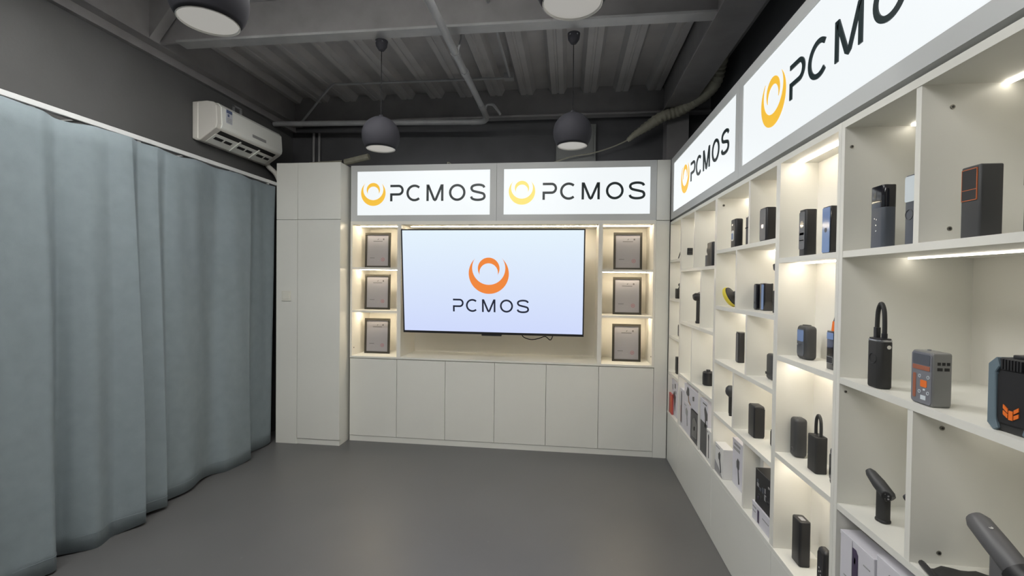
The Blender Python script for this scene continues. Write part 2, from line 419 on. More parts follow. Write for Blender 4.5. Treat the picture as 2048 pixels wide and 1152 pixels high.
def crescent(cx, cy, c1, r1, c2, r2, a_tip, up, R):
    """points of two arcs sharing tips; c1/c2 = centre offsets on v axis (units of R)"""
    o, i = [], []
    n = 40
    tx = r1*math.cos(math.radians(a_tip)); ty = c1+r1*math.sin(math.radians(a_tip))
    b_tip = math.degrees(math.atan2(ty-c2, tx))
    if up:   # thick at top: go through 90
        A = [a_tip+(180-2*a_tip)*k/n for k in range(n+1)]; B = [b_tip+(180-2*b_tip)*k/n for k in range(n+1)]
    else:    # thick at bottom: go through -90
        A = [a_tip+(-180-2*a_tip)*k/n for k in range(n+1)]; B = [b_tip+(-180-2*b_tip)*k/n for k in range(n+1)]
    for a, b_ in zip(A, B):
        a = math.radians(a); b_ = math.radians(b_)
        o.append((cx+R*r1*math.cos(a), cy+R*(c1+r1*math.sin(a)))); i.append((cx+R*r2*math.cos(b_), cy+R*(c2+r2*math.sin(b_))))
    return o, i
def emblem(parent, u, v, R, y, m, depth=.0025):
    f = lambda p, d: (p[0], y-(depth if d else -.0005), p[1])
    o, i = crescent(u, v, 0, 1.0, .275, .825, 48, False, R); G().strip(o, i, f).build('outer_crescent', m, parent)
    o, i = crescent(u, v, .25, .54, .05, .46, -35, True, R); G().strip(o, i, f).build('inner_arch', m, parent)

def light_box(label, loc, rz, W, l0, l1, emb_u, txt0, txt1, mcol, H=.51, dep=.12):
    """header box; local x from 0..W, face at y=0 looking -y; lit window l0..l1"""
    t = thing('light_box_sign', label, 'sign', loc, rz)
    z0, z1 = .055, .455
    g = G().box(0.001, W-.001, 0, dep, 0, z0).box(0.001, W-.001, 0, dep, z1, H).box(0.001, l0, 0, dep, z0, z1).box(l1, W-.001, 0, dep, z0, z1)
    g.build('frame', 'sign_frame', t)
    G().box(l0, l1, .004, .02, z0, z1).build('lit_panel', 'sign_light', t)
    emblem(t, emb_u, .258, .117, .004, mcol)
    s = (txt1-txt0)/TXT_W
    wordmark(t, txt0, .255-s*.5, txt1-txt0, .004, 'letter')
    return t
FY = 4.04   # face of the back cabinets
FX = .85    # face of the right-hand shelving
light_box('lit sign with golden emblem on the back cabinets, nearest the tall cabinet', (-2.0, FY, 2.03), 0, 1.358, .062, 1.298, .215, .378, 1.255, 'sign_yellow')
light_box('lit sign with pale yellow emblem on the back cabinets, nearest the corner', (-.642, FY, 2.03), 0, 1.376, .064, 1.322, .225, .408, 1.278, 'sign_pale')
light_box('lit sign on the right-hand wall nearest the corner', (FX, 4.03, 2.03), -PI/2, 1.555, .085, 1.505, .455, .62, 1.40, 'sign_yellow')
light_box('large lit sign over the right-hand shelves nearest the camera', (FX, 2.475, 2.03), -PI/2, 1.56, .045, 1.50, .385, .54, 1.335, 'sign_yellow')

# ------------------------------------------------------------------ tall cabinet, left
tw = thing('tall_cabinet', 'tall white cabinet standing between the curtain and the television wall', 'cabinet', (-2.63, 3.885, 0))
G().box(.003, .608, .031, .575, .0, 2.535).box(.003, .608, .02, .031, .05, 2.535).build('carcass', 'white_front', tw)
G().box(.0, .2035, .0, .02, 0, 2.026).build('filler_panel', 'white_front', tw, bevel=.001)
G().box(.0, .2035, .0, .02, 2.029, 2.536).build('filler_panel', 'white_front', tw, bevel=.001)
G().box(.2065, .610, .0, .02, .052, 2.026).build('door', 'white_front', tw, bevel=.001)
G().box(.2065, .610, .0, .02, 2.030, 2.536).build('door', 'white_front', tw, bevel=.001)
G().box(.204, .608, .008, .03, 0, .047).build('plinth', 'white_front', tw)
sw = thing('light_switch', 'small white light switch plate on the tall cabinet', 'switch', (-2.53, 3.885, 1.338))
G().box(-.045, .045, -.008, 0, -.045, .045).build('plate', 'switch', sw, bevel=.003)
G().box(-.032, .032, -.011, -.007, -.03, .03).build('rocker', 'switch', sw, bevel=.002)

# ------------------------------------------------------------------ back wall cabinets
dx = [-2.0, -1.547, -1.093, -.642, -.184, .271, .734]
ordn = ['beside the tall cabinet', 'second from the tall cabinet', 'third from the tall cabinet', 'third from the corner panel', 'second from the corner panel', 'beside the corner panel']
for k in range(6):
    t = thing('base_cabinet', 'low white base cabinet under the television wall, '+ordn[k], 'cabinet', (dx[k], FY, 0), group='low base cabinets under the television wall')
    wd = dx[k+1]-dx[k]
    G().box(.001, wd-.001, .019, .41, .05, .770).build('carcass', 'white_front', t)
    G().box(.0015, wd-.0015, .0, .018, .053, .766).build('door', 'white_front', t, bevel=.001)
    G().box(.0, wd, .006, .03, 0, .050).build('plinth', 'white_front', t)
tag(G().box(-2.0, .734, FY-.002, 4.46, .772, .790).build('countertop', 'white', None, bevel=.001), 'long thin white countertop beneath the wall television', 'countertop')
cf = thing('corner_panel', 'tall narrow white panel filling the corner beside the shelves', 'panel', (.734, FY, 0))
G().box(.001, .112, .0, .02, 0, 2.026).build('lower_panel', 'white_front', cf, bevel=.001)
G().box(.001, .112, .0, .02, 2.03, 2.54).build('upper_panel', 'white_front', cf, bevel=.001)

def niche(label, x0, x1, strips_from):
    t = thing('display_niche', label, 'shelf', (x0, FY, .79), group='lit certificate niches beside the television'); W = x1-x0; H = 2.03-.79
    G().box(0, .018, 0, .40, 0, H).build('side_panel', 'white_in', t); G().box(W-.018, W, 0, .40, 0, H).build('side_panel', 'white_in', t)
    G().box(.018, W-.018, 0, .40, H-.03, H).build('top_panel', 'white_in', t)
    G().box(.018, W-.018, .38, .398, 0, H-.03).build('back_panel', 'white_in', t)
    for z in (.402, .80):
        G().box(.018, W-.018, .003, .38, z-0, z+.018).build('shelf', 'white_in', t)
    for z in (.402, .80, H-.03):
        G().box(.03, W-.02, .135, .148, z-.005, z).build('led_strip', 'led_back', t)
    sx = .018 if strips_from else W-.018
    G().cyl((sx, .04, .07), (sx+(.003 if strips_from else -.003), .04, .07), .006, 10).build('screw_cap', 'screw', t)
niche('lit shelf niche of three framed certificates between tall cabinet and television', -2.0, -1.533, True)
niche('lit shelf niche of three framed certificates between television and corner', .272, .734, False)
tb = thing('television_bay', 'recessed white panel bay behind the television', 'panel', (-1.533, FY, .79))
W = 1.805; H = 1.24
G().box(0, .018, 0, .42, 0, H).build('side_panel', 'white_in', tb); G().box(W-.018, W, 0, .42, 0, H).build('side_panel', 'white_in', tb)
G().box(.018, W-.018, 0, .42, H-.03, H).build('top_panel', 'white_in', tb)
G().box(.018, W-.018, .395, .415, 0, H-.03).build('back_panel', 'white_in', tb)
G().box(.06, W-.02, .15, .163, H-.035, H-.03).build('led_strip', 'led_back', tb)

# ------------------------------------------------------------------ framed certificates
places = {-1.812: 'left of the television', .523: 'right of the television'}
for cx, side in places.items():
    for z, row in ((.79, 'bottom'), (1.211, 'middle'), (1.609, 'top')):
        t = thing('framed_certificate', f'{row} framed certificate in the niche {side}', 'certificate', (cx, 4.205, z), group='framed certificates in the lit niches')
        t.rotation_euler = (-.03, 0, 0)
        w2, h, b_ = .125, .335, .019
        g = G().box(-w2, w2, 0, .016, 0, b_).box(-w2, w2, 0, .016, h-b_, h).box(-w2, -w2+b_, 0, .016, b_, h-b_).box(w2-b_, w2, 0, .016, b_, h-b_)
        g.build('frame', 'frame', t)
        pp = G().box(-w2+b_, w2-b_, .006, .012, b_, h-b_).build('paper', 'paper', t)
        G().prism([(-.006, .268), (.004, .268), (.009, .282), (.002, .276)], 'y', .0052, .0065).build('crest', 'ink', pp)
        G().box(.050, .063, .0052, .0065, .266, .280).build('stamp', 'ink', pp)
        G().box(-.045, .045, .0052, .0065, .252, .257).build('title_line', 'ink', pp)
        ln = G()
        for q in range(8): ln.box(-.07, .02+.05*random.random(), .0055, .0065, .135+q*.013, .1362+q*.013)
        ln.build('text_lines', 'print_mid', pp)
        G().box(-.078, -.03, .0052, .0065, .092, .096).build('signature_line', 'ink', pp)
        for q in range(3): G().box(-.075+q*.035, -.055+q*.035, .0052, .0065, .068, .073).build('signature_line', 'print_mid', pp)
        sg = G(); n = 16
        o_ = [(.052+.017*math.cos(2*PI*k/n), .080+.017*math.sin(2*PI*k/n)) for k in range(n+1)]; i_ = [(.052+.013*math.cos(2*PI*k/n), .080+.013*math.sin(2*PI*k/n)) for k in range(n+1)]
        sg.strip(o_, i_, lambda p, d: (p[0], .0052 if d else .0065, p[1]))
        star = [(.052+(.009 if k % 2 == 0 else .004)*math.sin(2*PI*k/10), .080+(.009 if k % 2 == 0 else .004)*math.cos(2*PI*k/10)) for k in range(10)]
        sg.prism(star, 'y', .0052, .0065); sg.build('red_seal', 'seal', pp)

# ------------------------------------------------------------------ television (leans forward at the top)
tv = thing('television', 'large wall-mounted flat television showing an orange emblem on pale blue', 'television', (-.671, 4.022, 1.022))
tv.rotation_euler = (.098, 0, 0)
HW, HH = .808, .928
G().box(-HW, HW, .006, .05, 0, HH).build('back_shell', 'black', tv, bevel=.004)
b_ = .011
G().box(-HW, HW, 0, .012, 0, .02).box(-HW, HW, 0, .012, HH-b_, HH).box(-HW, -HW+b_, 0, .012, .02, HH-b_).box(HW-b_, HW, 0, .012, .02, HH-b_).build('bezel', 'black', tv)
sc = G().box(-HW+b_, HW-b_, .003, .008, .02, HH-b_).build('screen', 'tv_screen', tv)
emblem(sc, -.022, .54, .178, .0028, 'tv_orange', .001)
wordmark(sc, -.345, .200, .675, .0028, 'tv_letter', .135, .001)
G().box(-.09, .09, .0, .03, -.014, .0).build('sensor_bar', 'black', tv, bevel=.003)
G().box(-.25, .25, .05, .26, .25, .70).build('wall_mount', 'dark', tv)
g = G().tube(catmull([(-.42, 4.13, 1.06), (-.40, 4.12, 1.0), (-.33, 4.12, .975), (-.26, 4.12, .985), (-.20, 4.12, 1.005), (-.15, 4.13, .975), (-.12, 4.14, 1.06)], 6), .004, 6)
tag(g.build('power_cable', 'cord', None, smooth=True), 'thin black cable drooping below the television', 'cable')

# ------------------------------------------------------------------ right-hand shelving
BACK = 1.22
def shelf_unit(label, ya, yb, shelves, divs, depth, led, strip_rows=None):
    """ya far, yb near. shelves = top heights (descending). divs = list per row (top first) of divider centre y"""
    t = thing('shelf_unit', label, 'shelf', (FX, (ya+yb)/2, .415), group='white display shelving along the right wall')
    oy = (ya+yb)/2; oz = .415; T = .0175
    def B(x0, x1, y0, y1, z0, z1): return G().box(x0, x1, y0-oy, y1-oy, z0-oz, z1-oz)
    sp_ = B(0, depth, ya-T, ya-.0005, .415, 2.012).build('side_panel', 'white', t)
    B(0, depth, yb+.0005, yb+T, .415, 2.012).build('side_panel', 'white', t)
    B(0, depth, yb+T, ya-T, 1.99, 2.012).build('top_panel', 'white', t)
    B(depth-.01, depth, yb+T, ya-T, .415, 1.99).build('back_panel', 'white_in', t)
    for z in shelves: B(.001, depth-.01, yb+T, ya-T, z-.020, z).build('shelf', 'white', t)
    tops = [1.99]+[z-.020 for z in shelves]; bots = list(shelves)+[.415]
    xs = .07 if depth < .2 else .185
    for r, (zt, zb) in enumerate(zip(tops, bots)):
        ds = divs[r] if r < len(divs) else []
        for d in ds: B(.002, depth-.01, d-.009, d+.009, zb, zt).build('divider', 'white', t)
        ed = [ya-T]+list(ds)+[yb+T]
        for a, b_ in zip(ed[:-1], ed[1:]):
            if a-b_ > .12 and (strip_rows is None or r in strip_rows):
                B(xs-.006, xs+.006, b_+.012, a-.012, zt-.005, zt).build('led_strip', led, t)
    return t
A_ = [1.69, 1.37, 1.06, .752]; B_ = [1.605, 1.21, .812]
u1 = shelf_unit('narrow lit shelf unit in the far corner of the right wall', 4.035, 3.655, A_, [], .37, 'led')
u2_ = shelf_unit('wide shelf unit next to the narrow corner unit', 3.655, 2.815, B_, [[3.285], [3.115], [3.312], [3.115]], .37, 'led')
u3 = shelf_unit('middle shelf unit holding the yellow disc tool', 2.815, 2.013, A_, [[2.323], [2.482], [2.333], [2.495], [2.336]], .37, 'led')
u4 = shelf_unit('shallow brightly lit shelf unit without dividers', 2.013, 1.575, B_, [], .153, 'led')
u5 = shelf_unit('shelf unit nearest the camera with deep open bays', 1.575, .735, B_, [[1.255], [], [1.258], []], .379, 'led_near', (0, 1, 2))  # led strip under the second shelf is added to brighten the row below
def caps(unit, pts):
    for (x, y, z, r) in pts:
        o = G().cyl((x-FX, y-unit.location.y, z-.415), (x-FX, y-.002-unit.location.y, z-.415), r, 12).build('screw_cap', 'screw', unit)
        G().cyl((x-FX, y-.0015-unit.location.y, z-.415), (x-FX, y-.0026-unit.location.y, z-.415), r*.55, 10).build('screw_slot', 'dark', o)
caps(u5, [(.87, 1.557, 1.93, .005), (.92, 1.246, 1.935, .0055), (.92, 1.246, 1.64, .0055), (.868, 1.557, 1.165, .004), (.918, 1.249, 1.15, .0055), (.918, 1.249, .84, .0055)])
caps(u3, [(.885, 2.797, 1.95, .007)])
tag(G().box(FX-.002, 1.24, .735, 4.035, .395, .4145).build('shelf_counter', 'white', None, bevel=.001), 'long white counter board beneath the right-hand shelves', 'countertop')
mods = [(4.035, 3.655, 'in the far corner under the narrow shelf unit'), (3.655, 2.815, 'second from the corner'), (2.815, 2.013, 'third from the corner'), (2.013, 1.575, 'under the shallow bright shelves'), (1.575, .735, 'nearest the camera')]
for ya, yb, wh in mods:
    t = thing('plinth_cabinet', 'low white plinth cabinet, '+wh, 'cabinet', (FX, (ya+yb)/2, 0), group='low plinth cabinets along the right wall')
    h2 = (ya-yb)/2
    G().box(.019, .39, -h2+.001, h2-.001, 0, .394).build('carcass', 'white', t)
    G().box(0, .018, -h2+.0012, h2-.0012, .002, .392).build('front_panel', 'white_front', t, bevel=.001)

# ------------------------------------------------------------------ ceiling pipes, lamps and the rest up high
p1 = catmull([(-.748, 3.80, 2.97), (-.748, 4.02, 2.965), (-.755, 4.10, 2.955), (-.80, 4.145, 2.945), (-.90, 4.15, 2.945)], 6)
pp = thing('water_pipe', 'thick grey pipe running under the beams then along the back wall', 'pipe', (-.748, 2.9, 2.97))
def sub(pts, o): return [tuple(a-b for a, b in zip(p, o)) for p in pts]
O = (-.748, 2.9, 2.97)
G().tube(sub([(-.748, YR, 2.97), (-.748, 3.8, 2.97)], O), .024, 14).build('straight_pipe', 'pipe', pp, smooth=True)
G().tube(sub(p1, O), .026, 14).build('elbow', 'pipe', pp, smooth=True)
G().tube(sub([(-.90, 4.15, 2.945), (-2.84, 4.15, 2.985)], O), .024, 14).build('straight_pipe', 'pipe', pp, smooth=True)
for y in (2.95, 3.22): G().tube(sub([(-.748, y-.03, 2.97), (-.748, y+.03, 2.97)], O), .029, 14).build('coupling', 'pipe', pp, smooth=True)
G().tube(sub([(-.748, 2.98, 2.995), (-.72, 2.98, 3.08), (-.72, 2.98, 3.24)], O), .008, 8).build('pipe_hanger', 'pipe', pp)
G().tube(sub(catmull([(-.76, 4.05, 3.0), (-.74, 4.05, 3.055), (-.69, 4.05, 3.058), (-.66, 4.05, 3.03), (-.62, 4.07, 2.975)], 5), O), .012, 8).build('branch_pipe', 'pipe', pp, smooth=True)
cd = catmull([(-2.62, 4.20, 3.0), (-2.56, 4.19, 3.03), (-2.12, 3.87, 3.19), (-2.02, 3.848, 3.205)], 6)
tag(G().tube(cd+[(-.55, 3.862, 3.205)], .010, 8).tube([(-.511, 3.862, 3.205), (-.511, 1.0, 3.205)], .010, 8).box(-.56, -.48, 3.83, 3.89, 3.19, 3.238).build('conduit', 'pipe', None, smooth=True), 'thin grey conduit bent across the ribbed ceiling', 'conduit')
vc = thing('wall_conduit', 'pair of dark vertical conduits on the back wall above the tall cabinet', 'conduit', (-2.6, 4.44, 2.54))
G().cyl((0, 0, 0), (0, 0, .44), .014, 8).build('conduit_tube', 'steel', vc); G().cyl((.06, 0, 0), (.06, 0, .44), .012, 8).build('conduit_tube', 'steel', vc)
ib = thing('insulated_tube', 'beige wrapped tube lying on top of the tall cabinet', 'tube', (-2.1, 4.2, 2.56))
G().tube(sub([(-2.5, 4.2, 2.60), (-2.15, 4.2, 2.615)], (-2.1, 4.2, 2.56)), .022, 10).build('wrapped_tube', 'hose', ib, smooth=True)
G().tube(sub([(-2.16, 4.2, 2.612), (-2.13, 4.2, 2.615)], (-2.1, 4.2, 2.56)), .027, 10).build('tape_band', 'dark', ib, smooth=True)
G().tube(sub([(-2.14, 4.2, 2.615), (-1.9, 4.2, 2.665)], (-2.1, 4.2, 2.56)), .03, 10).build('wrapped_tube', 'hose', ib, smooth=True)
jb = thing('electrical_box', 'flat grey electrical box on the back wall behind a globe lamp', 'box', (.05, YB, 2.60))
G().box(-.185, .19, -.06, 0, 0, .385).build('box_body', 'box_grey', jb, bevel=.004)
G().box(-.165, .165, -.066, -.058, .06, .365).build('box_door', 'box_grey', jb, bevel=.002)
hp = catmull([(1.13, 3.62, 3.26), (1.13, 3.72, 3.165), (1.125, 3.80, 3.08), (1.10, 3.96, 3.055), (1.04, 4.12, 3.045), (.93, 4.20, 3.0), (.80, 4.22, 2.965), (.68, 4.25, 2.895), (.58, 4.28, 2.835), (.52, 4.32, 2.795)], 7)
hz = thing('flexible_hose', 'beige corrugated flexible hose sagging from the ceiling corner', 'hose', (.9, 4.2, 2.9))
nn = len(hp); rad = []
for i in range(nn):
    t = i/(nn-1); base = .047 if t < .72 else .047*(1-(t-.72)/.28*.62)
    rad.append(base*(1+.07*(1 if i % 2 else -1)))
G().tube(sub(hp, (.9, 4.2, 2.9)), rad, 14).build('hose_body', 'hose', hz, smooth=True)
tag(G().tube(catmull([(.53, 4.31, 2.80), (.40, 4.36, 2.755), (.22, 4.36, 2.70), (.0, 4.36, 2.665), (-.2, 4.36, 2.60), (-.35, 4.36, 2.555)], 6), .006, 6).build('thin_cable', 'hose', None, smooth=True), 'thin pale cable trailing from the flexible hose along the back wall', 'cable')
tag(G().tube(catmull([(-1.13, 4.3, 2.55), (-1.16, 4.3, 2.62), (-1.12, 4.3, 2.60), (-1.10, 4.3, 2.55)], 6), .005, 6).build('cable_loop', 'hose', None, smooth=True), 'small loop of cable poking above the back sign', 'cable')

def pendant(x, y, label):
    t = thing('pendant_lamp', label, 'lamp', (x, y, 2.435), group='dark globe pendant lamps')
    R = .120; a0 = math.radians(-41)
    outer = []; N = 18
    for k in range(N+1):
        a = PI/2+(a0-PI/2)*k/N; outer.append((max(R*math.cos(a), .004), R*math.sin(a)*(1 if a > 0 else 1.10)))
    G().lathe(outer, seg=36).build('globe_shade', 'lamp_out', t, smooth=True).modifiers.new('thick', 'SOLIDIFY').thickness = .003
    ri = R*math.cos(a0); zi = R*math.sin(a0)*1.10
    G().lathe([(ri+.0015, zi-.0005), (ri-.002, zi-.002), (ri-.004, zi+.005)], seg=36).build('shade_rim', 'lamp_in', t, smooth=True)
    g = G(); n = 36
    g.loft([[(r*math.cos(2*PI*k/n), r*math.sin(2*PI*k/n), z) for k in range(n)] for r, z in ((ri-.003, zi+.004), (ri*.55, zi+.010), (.003, zi+.013))], True)
    g.build('diffuser', 'lamp_glow', t, smooth=True)
    G().cyl((0, 0, R-.004), (0, 0, R+.012), .012, 12).build('socket_cap', 'lamp_out', t)
    G().cyl((0, 0, R), (0, 0, .56), .0028, 8).build('cord', 'cord', t)
    cp = G().lathe([(.004, .545), (.018, .55), (.035, .575), (.040, .61), (.001, .611)], seg=20).build('ceiling_canopy', 'lamp_out', t, smooth=True)
    for s in (-1, 1): G().cyl((s*.022, -.034, .59), (s*.022, -.042, .59), .004, 8).build('canopy_screw', 'chrome', cp)
pendant(-1.225, 2.885, 'dark globe pendant lamp nearest the air conditioner, at the back')
pendant(.012, 2.92, 'dark globe pendant lamp in front of the electrical box, at the back')
pendant(-1.20, 1.41, 'dark globe pendant lamp at the top left, nearest the camera')
pendant(.0, 1.43, 'dark globe pendant lamp at the top centre, nearest the camera')

#PRODUCTS
# ------------------------------------------------------------------ products on the shelves
class Dev:
    """upright product; front looks along -x, near side along -y"""
    def __init__(s, name, label, cat, xf, d, y0, y1, z, h, r=.006, m='black', bv=.003, rz=0, part='body', top=1.0, group=None):
        s.d, s.w, s.h = d, y1-y0, h
        s.t = thing(name, label, cat, (xf+d/2, (y0+y1)/2, z), rz, group)
        s.body = G().rbox(d, s.w, h, r, bv, top=top, seg=5).build(part, m, s.t, smooth=True)
        s.fx = -d/2
    def plate(s, name, cy, cz, w_, h_, m, r=.003, t=.0012, par=None):   # cy, cz fractions of the front face
        return G().plate(s.fx, cy*s.w, cz*s.h, w_*s.w, h_*s.h, min(r, w_*s.w/2.1, h_*s.h/2.1), t).build(name, m, par or s.t)
    def ring(s, name, cy, cz, r, m, wd=.0015, par=None):
        return G().ringx(s.fx, cy*s.w, cz*s.h, r, wd).build(name, m, par or s.t)
    def disc(s, name, cy, cz, r, m, par=None):
        return G().disc(s.fx, cy*s.w, cz*s.h, r).build(name, m, par or s.t)
    def side(s, name, cx, cz, w_, h_, m, t=.0012):   # plate on the near side
        a = cx*s.d; return G().box(a-w_*s.d/2, a+w_*s.d/2, -s.w/2-t, -s.w/2+.0005, (cz-h_/2)*s.h, (cz+h_/2)*s.h).build(name, m, s.t)
def hose_loop(t, y0, y1, z, top, r, x=0, m='black_soft', lean=0):
    pts = catmull([(x, y0, z), (x, y0, z+(top-z)*.45), (x, y0+(y1-y0)*.12+lean*.5, z+(top-z)*.82), (x, (y0+y1)/2+lean, top), (x, y1-(y1-y0)*.12+lean*.5, z+(top-z)*.82), (x, y1, z+(top-z)*.45), (x, y1, z)], 6)
    return G().tube(pts, r, 10).build('air_hose', m, t, smooth=True)
AR1, AR2, AR3, AR4 = 1.69, 1.37, 1.06, .752
BR1, BR2, BR3, BOT = 1.605, 1.21, .812, .415

# --- nearest unit, top row
a = Dev('air_pump', 'black inflator with glossy top half and three small buttons on the top shelf', 'air pump', .870, .036, 1.405, 1.463, BR1, .177, .010, 'slate')
G().rbox(.0366, .0586, .064, .010, .002, z0=.1135).build('glossy_window', 'black_gloss', a.t, smooth=True)
for cy, cz in ((-.05, .46), (.10, .48), (-.02, .37), (-.02, .28)): a.disc('button', cy, cz, .0025, 'silver')
a = Dev('slim_pump', 'slim dark inflator with pale reflective screen beside the top divider', 'air pump', .888, .028, 1.312, 1.352, BR1, .186, .008, 'slate')
a.plate('screen', 0, .80, .84, .36, 'screen_pale', .004); a.ring('dial', 0, .44, .014, 'grey_mid', .0012)
a = Dev('power_pack', 'dark power pack with orange outlined window on the top shelf', 'power bank', .870, .046, 1.100, 1.150, BR1, .158, .005, 'char')
wn = a.plate('window', .03, .74, .78, .44, 'black', .001); 
for (cy, cz, w_, h_) in ((.03, .955, .78, .010), (.03, .525, .78, .010), (.03, .67, .78, .008), (-.35, .74, .03, .44), (.41, .74, .02, .44)): a.plate('orange_trim', cy, cz, w_, h_, 'orange_line', .0002, .0016)
a = Dev('power_pack', 'dark device just showing at the right edge of the top shelf', 'power bank', .870, .05, .94, 1.011, BR1, .165, .012, 'char'); a.plate('window', .0, .74, .8, .4, 'black_gloss', .003)

# --- nearest unit, second row
a = Dev('tyre_inflator', 'black hand tyre inflator with silver rim and black hose loop, nearest unit', 'air pump', .859, .040, 1.391, 1.447, BR2, .135, .014, 'black_soft', .006, top=1.0)
G().rbox(.0405, .0565, .005, .014, .001, z0=.132).build('silver_rim', 'silver', a.t, smooth=True)
G().rbox(.037, .053, .004, .013, .001, z0=.137).build('top_cap', 'black', a.t, smooth=True)
hose_loop(a.t, .014, -.017, .139, .238, .0058)
G().rbox(.013, .014, .032, .003, .001, z0=.138, cx=0, cy=.014).build('valve_sleeve', 'black', a.t); G().cyl((0, -.017, .139), (0, -.017, .155), .007, 12).build('hose_collar', 'black', a.t)
G().cyl((.004, -.0282, .118), (.004, -.031, .118), .0055, 14).build('air_port', 'chrome', a.t); a.ring('dial', -.05, .62, .015, 'char', .001)
a = Dev('clear_front_power_bank', 'silver-grey power bank with clear front and orange board details', 'power bank', .861, .042, 1.202, 1.270, BR2, .131, .004, 'grey_plastic', .006)
fr = a.plate('clear_front', 0, .5, .93, .95, 'grey_clear', .008, .002)
def fp_(name, cy, cz, w_, h_, m, r=.001): return G().plate(a.fx-.002, cy*a.w, cz*a.h, w_*a.w, h_*a.h, r, .0008).build(name, m, fr)
fp_('display', .0, .845, .80, .19, 'slate', .003); fp_('copper_bar', .0, .69, .80, .085, 'rust', .002); fp_('copper_coil', .30, .34, .14, .46, 'rust', .003)
fp_('orange_chip', -.13, .40, .30, .13, 'orange', .003); fp_('print_mark', -.12, .14, .24, .08, 'screen_pale', .001); fp_('print_mark', -.16, .29, .10, .03, 'screen_pale', .0005)
for cy, cz in ((.06, .53), (-.33, .53), (.06, .24), (-.33, .24)): G().ringx(a.fx-.002, cy*a.w, cz*a.h, .0042, .0012, .0008).build('gear_ring', 'screen_pale', fr)
for k, (cx, cz, w_) in enumerate(((-.20, .80, .16), (.04, .80, .16), (.28, .80, .16), (-.15, .70, .26), (.21, .70, .26))): a.side('port', cx, cz, w_, .055, 'dark', .0006)
G().cyl((0, .008, a.h), (0, .008, a.h+.003), .004, 10).build('top_button', 'silver', a.t)
# rugged jump starter
t = thing('jump_starter', 'rugged black and blue-grey jump starter with orange mark at right edge', 'jump starter', (.892, 1.013, BR2), .06)
hw, H = .045, .148
oct_ = [(-hw, .014), (-hw+.014, 0), (hw-.014, 0), (hw, .014), (hw, H-.016), (hw-.016, H), (-hw+.016, H), (-hw, H-.016)]
G().prism(oct_, 'x', -.024, .03).build('body', 'black_soft', t, bevel=.003)
for s in (-1, 1):
    q = [(s*hw*1.02, .012), (s*(hw-.013), -.0005), (s*(hw-.022), .006), (s*(hw-.017), .022), (s*(hw-.015), H-.03), (s*(hw-.022), H-.018), (s*(hw-.016), H+.001), (s*hw*1.02, H-.015)]
    G().prism(q, 'x', -.030, .032).build('bumper', 'greyblue', t, bevel=.0015)
G().prism([(-hw+.02, .018), (hw-.02, .018), (hw-.017, .03), (hw-.017, H-.035), (hw-.024, H-.025), (-hw+.024, H-.025), (-hw+.017, H-.035), (-hw+.017, .03)], 'x', -.027, -.02).build('face_panel', 'black', t)
for (ps) in ([(-.004, .028), (.004, .028), (.004, .046), (-.004, .046)], [(.006, .030), (.015, .036), (.015, .044), (.006, .038)], [(.006, .041), (.015, .048), (.015, .056), (.006, .049)],
             [(-.006, .030), (-.015, .036), (-.015, .044), (-.006, .038)], [(-.006, .041), (-.015, .048), (-.015, .056), (-.006, .049)]):
    G().prism(ps, 'x', -.0285, -.0265).build('orange_mark', 'orange', t)
for k in range(7): G().box(-.030, -.026, -.020+k*.006, -.0165+k*.006, H-.022, H-.002).build('grip_rib', 'black', t)
G().rbox(.03, .030, .008, .006, .002, z0=H-.001).build('top_cap', 'black', t, smooth=True)

# --- blowers
def blower(t, sc, m, body_h, head_dir, mh=None, tip=(.0145, .009)):
    """handle column with a nozzle head pointing along +y (and up)"""
    G().rbox(.030*sc, .034*sc, body_h, .012*sc, .003).build('handle', m, t, smooth=True)
    G().rbox(.033*sc, .037*sc, .010*sc, .012*sc, .003).build('base_cap', m, t, smooth=True)
    cz = body_h+.006*sc; dy, dz = head_dir
    pts = [(0, -.030*sc*dy, cz-.030*sc*dz), (0, -.022*sc*dy, cz-.022*sc*dz), (0, .02*sc*dy, cz+.02*sc*dz), (0, .055*sc*dy, cz+.055*sc*dz), (0, .066*sc*dy, cz+.066*sc*dz)]
    hd = G().tube(pts, [.015*sc, .0185*sc, .0185*sc, tip[0]*sc, tip[1]*sc], 14).build('blower_head', mh or m, t, smooth=True)
    return hd, cz
t = thing('air_blower', 'small black cordless blower with silver vent on the lower shelf, nearest unit', 'blower', (.918, 1.452, BR3), .25)
hd, cz = blower(t, .95, 'black_soft', .088, (.80, .60), 'char')
G().cyl((-.012, -.020, cz-.008), (-.0175, -.026, cz-.008), .012, 16).build('motor_ring', 'black', t)
for k in range(5):
    a_ = 2*PI*k/5; G().cyl((-.0165, -.024+.007*math.cos(a_), cz-.008+.007*math.sin(a_)), (-.0185, -.027+.007*math.cos(a_), cz-.008+.007*math.sin(a_)), .0024, 8).build('vent_spot', 'silver', t)
tag(G().tube(catmull([(.874, 1.285, .945), (.868, 1.292, .955), (.876, 1.29, .962)], 5), .005, 8).tube([(.880, 1.285, BR3), (.878, 1.285, .90), (.874, 1.285, .95)], .006, 8).build('dark_tool', 'black', None, smooth=True), 'dark tool mostly hidden behind the lower divider', 'tool')
t = thing('air_blower', 'large grey cordless blower at the bottom right corner', 'blower', (.938, 1.10, BR3), .0)
hd, cz = blower(t, 1.35, 'grey_mid', .104, (.87, .49), 'grey_mid', (.0175, .0125))
G().tube([(0, -.030, cz-.017), (0, -.052, cz-.029), (0, -.070, cz-.039)], [.030, .030, .024], 16).build('motor_ring', 'black', t, smooth=True)
G().cyl((-.004, .030, cz+.040), (-.005, .029, cz+.044), .004, 10).build('top_button', 'silver', t)
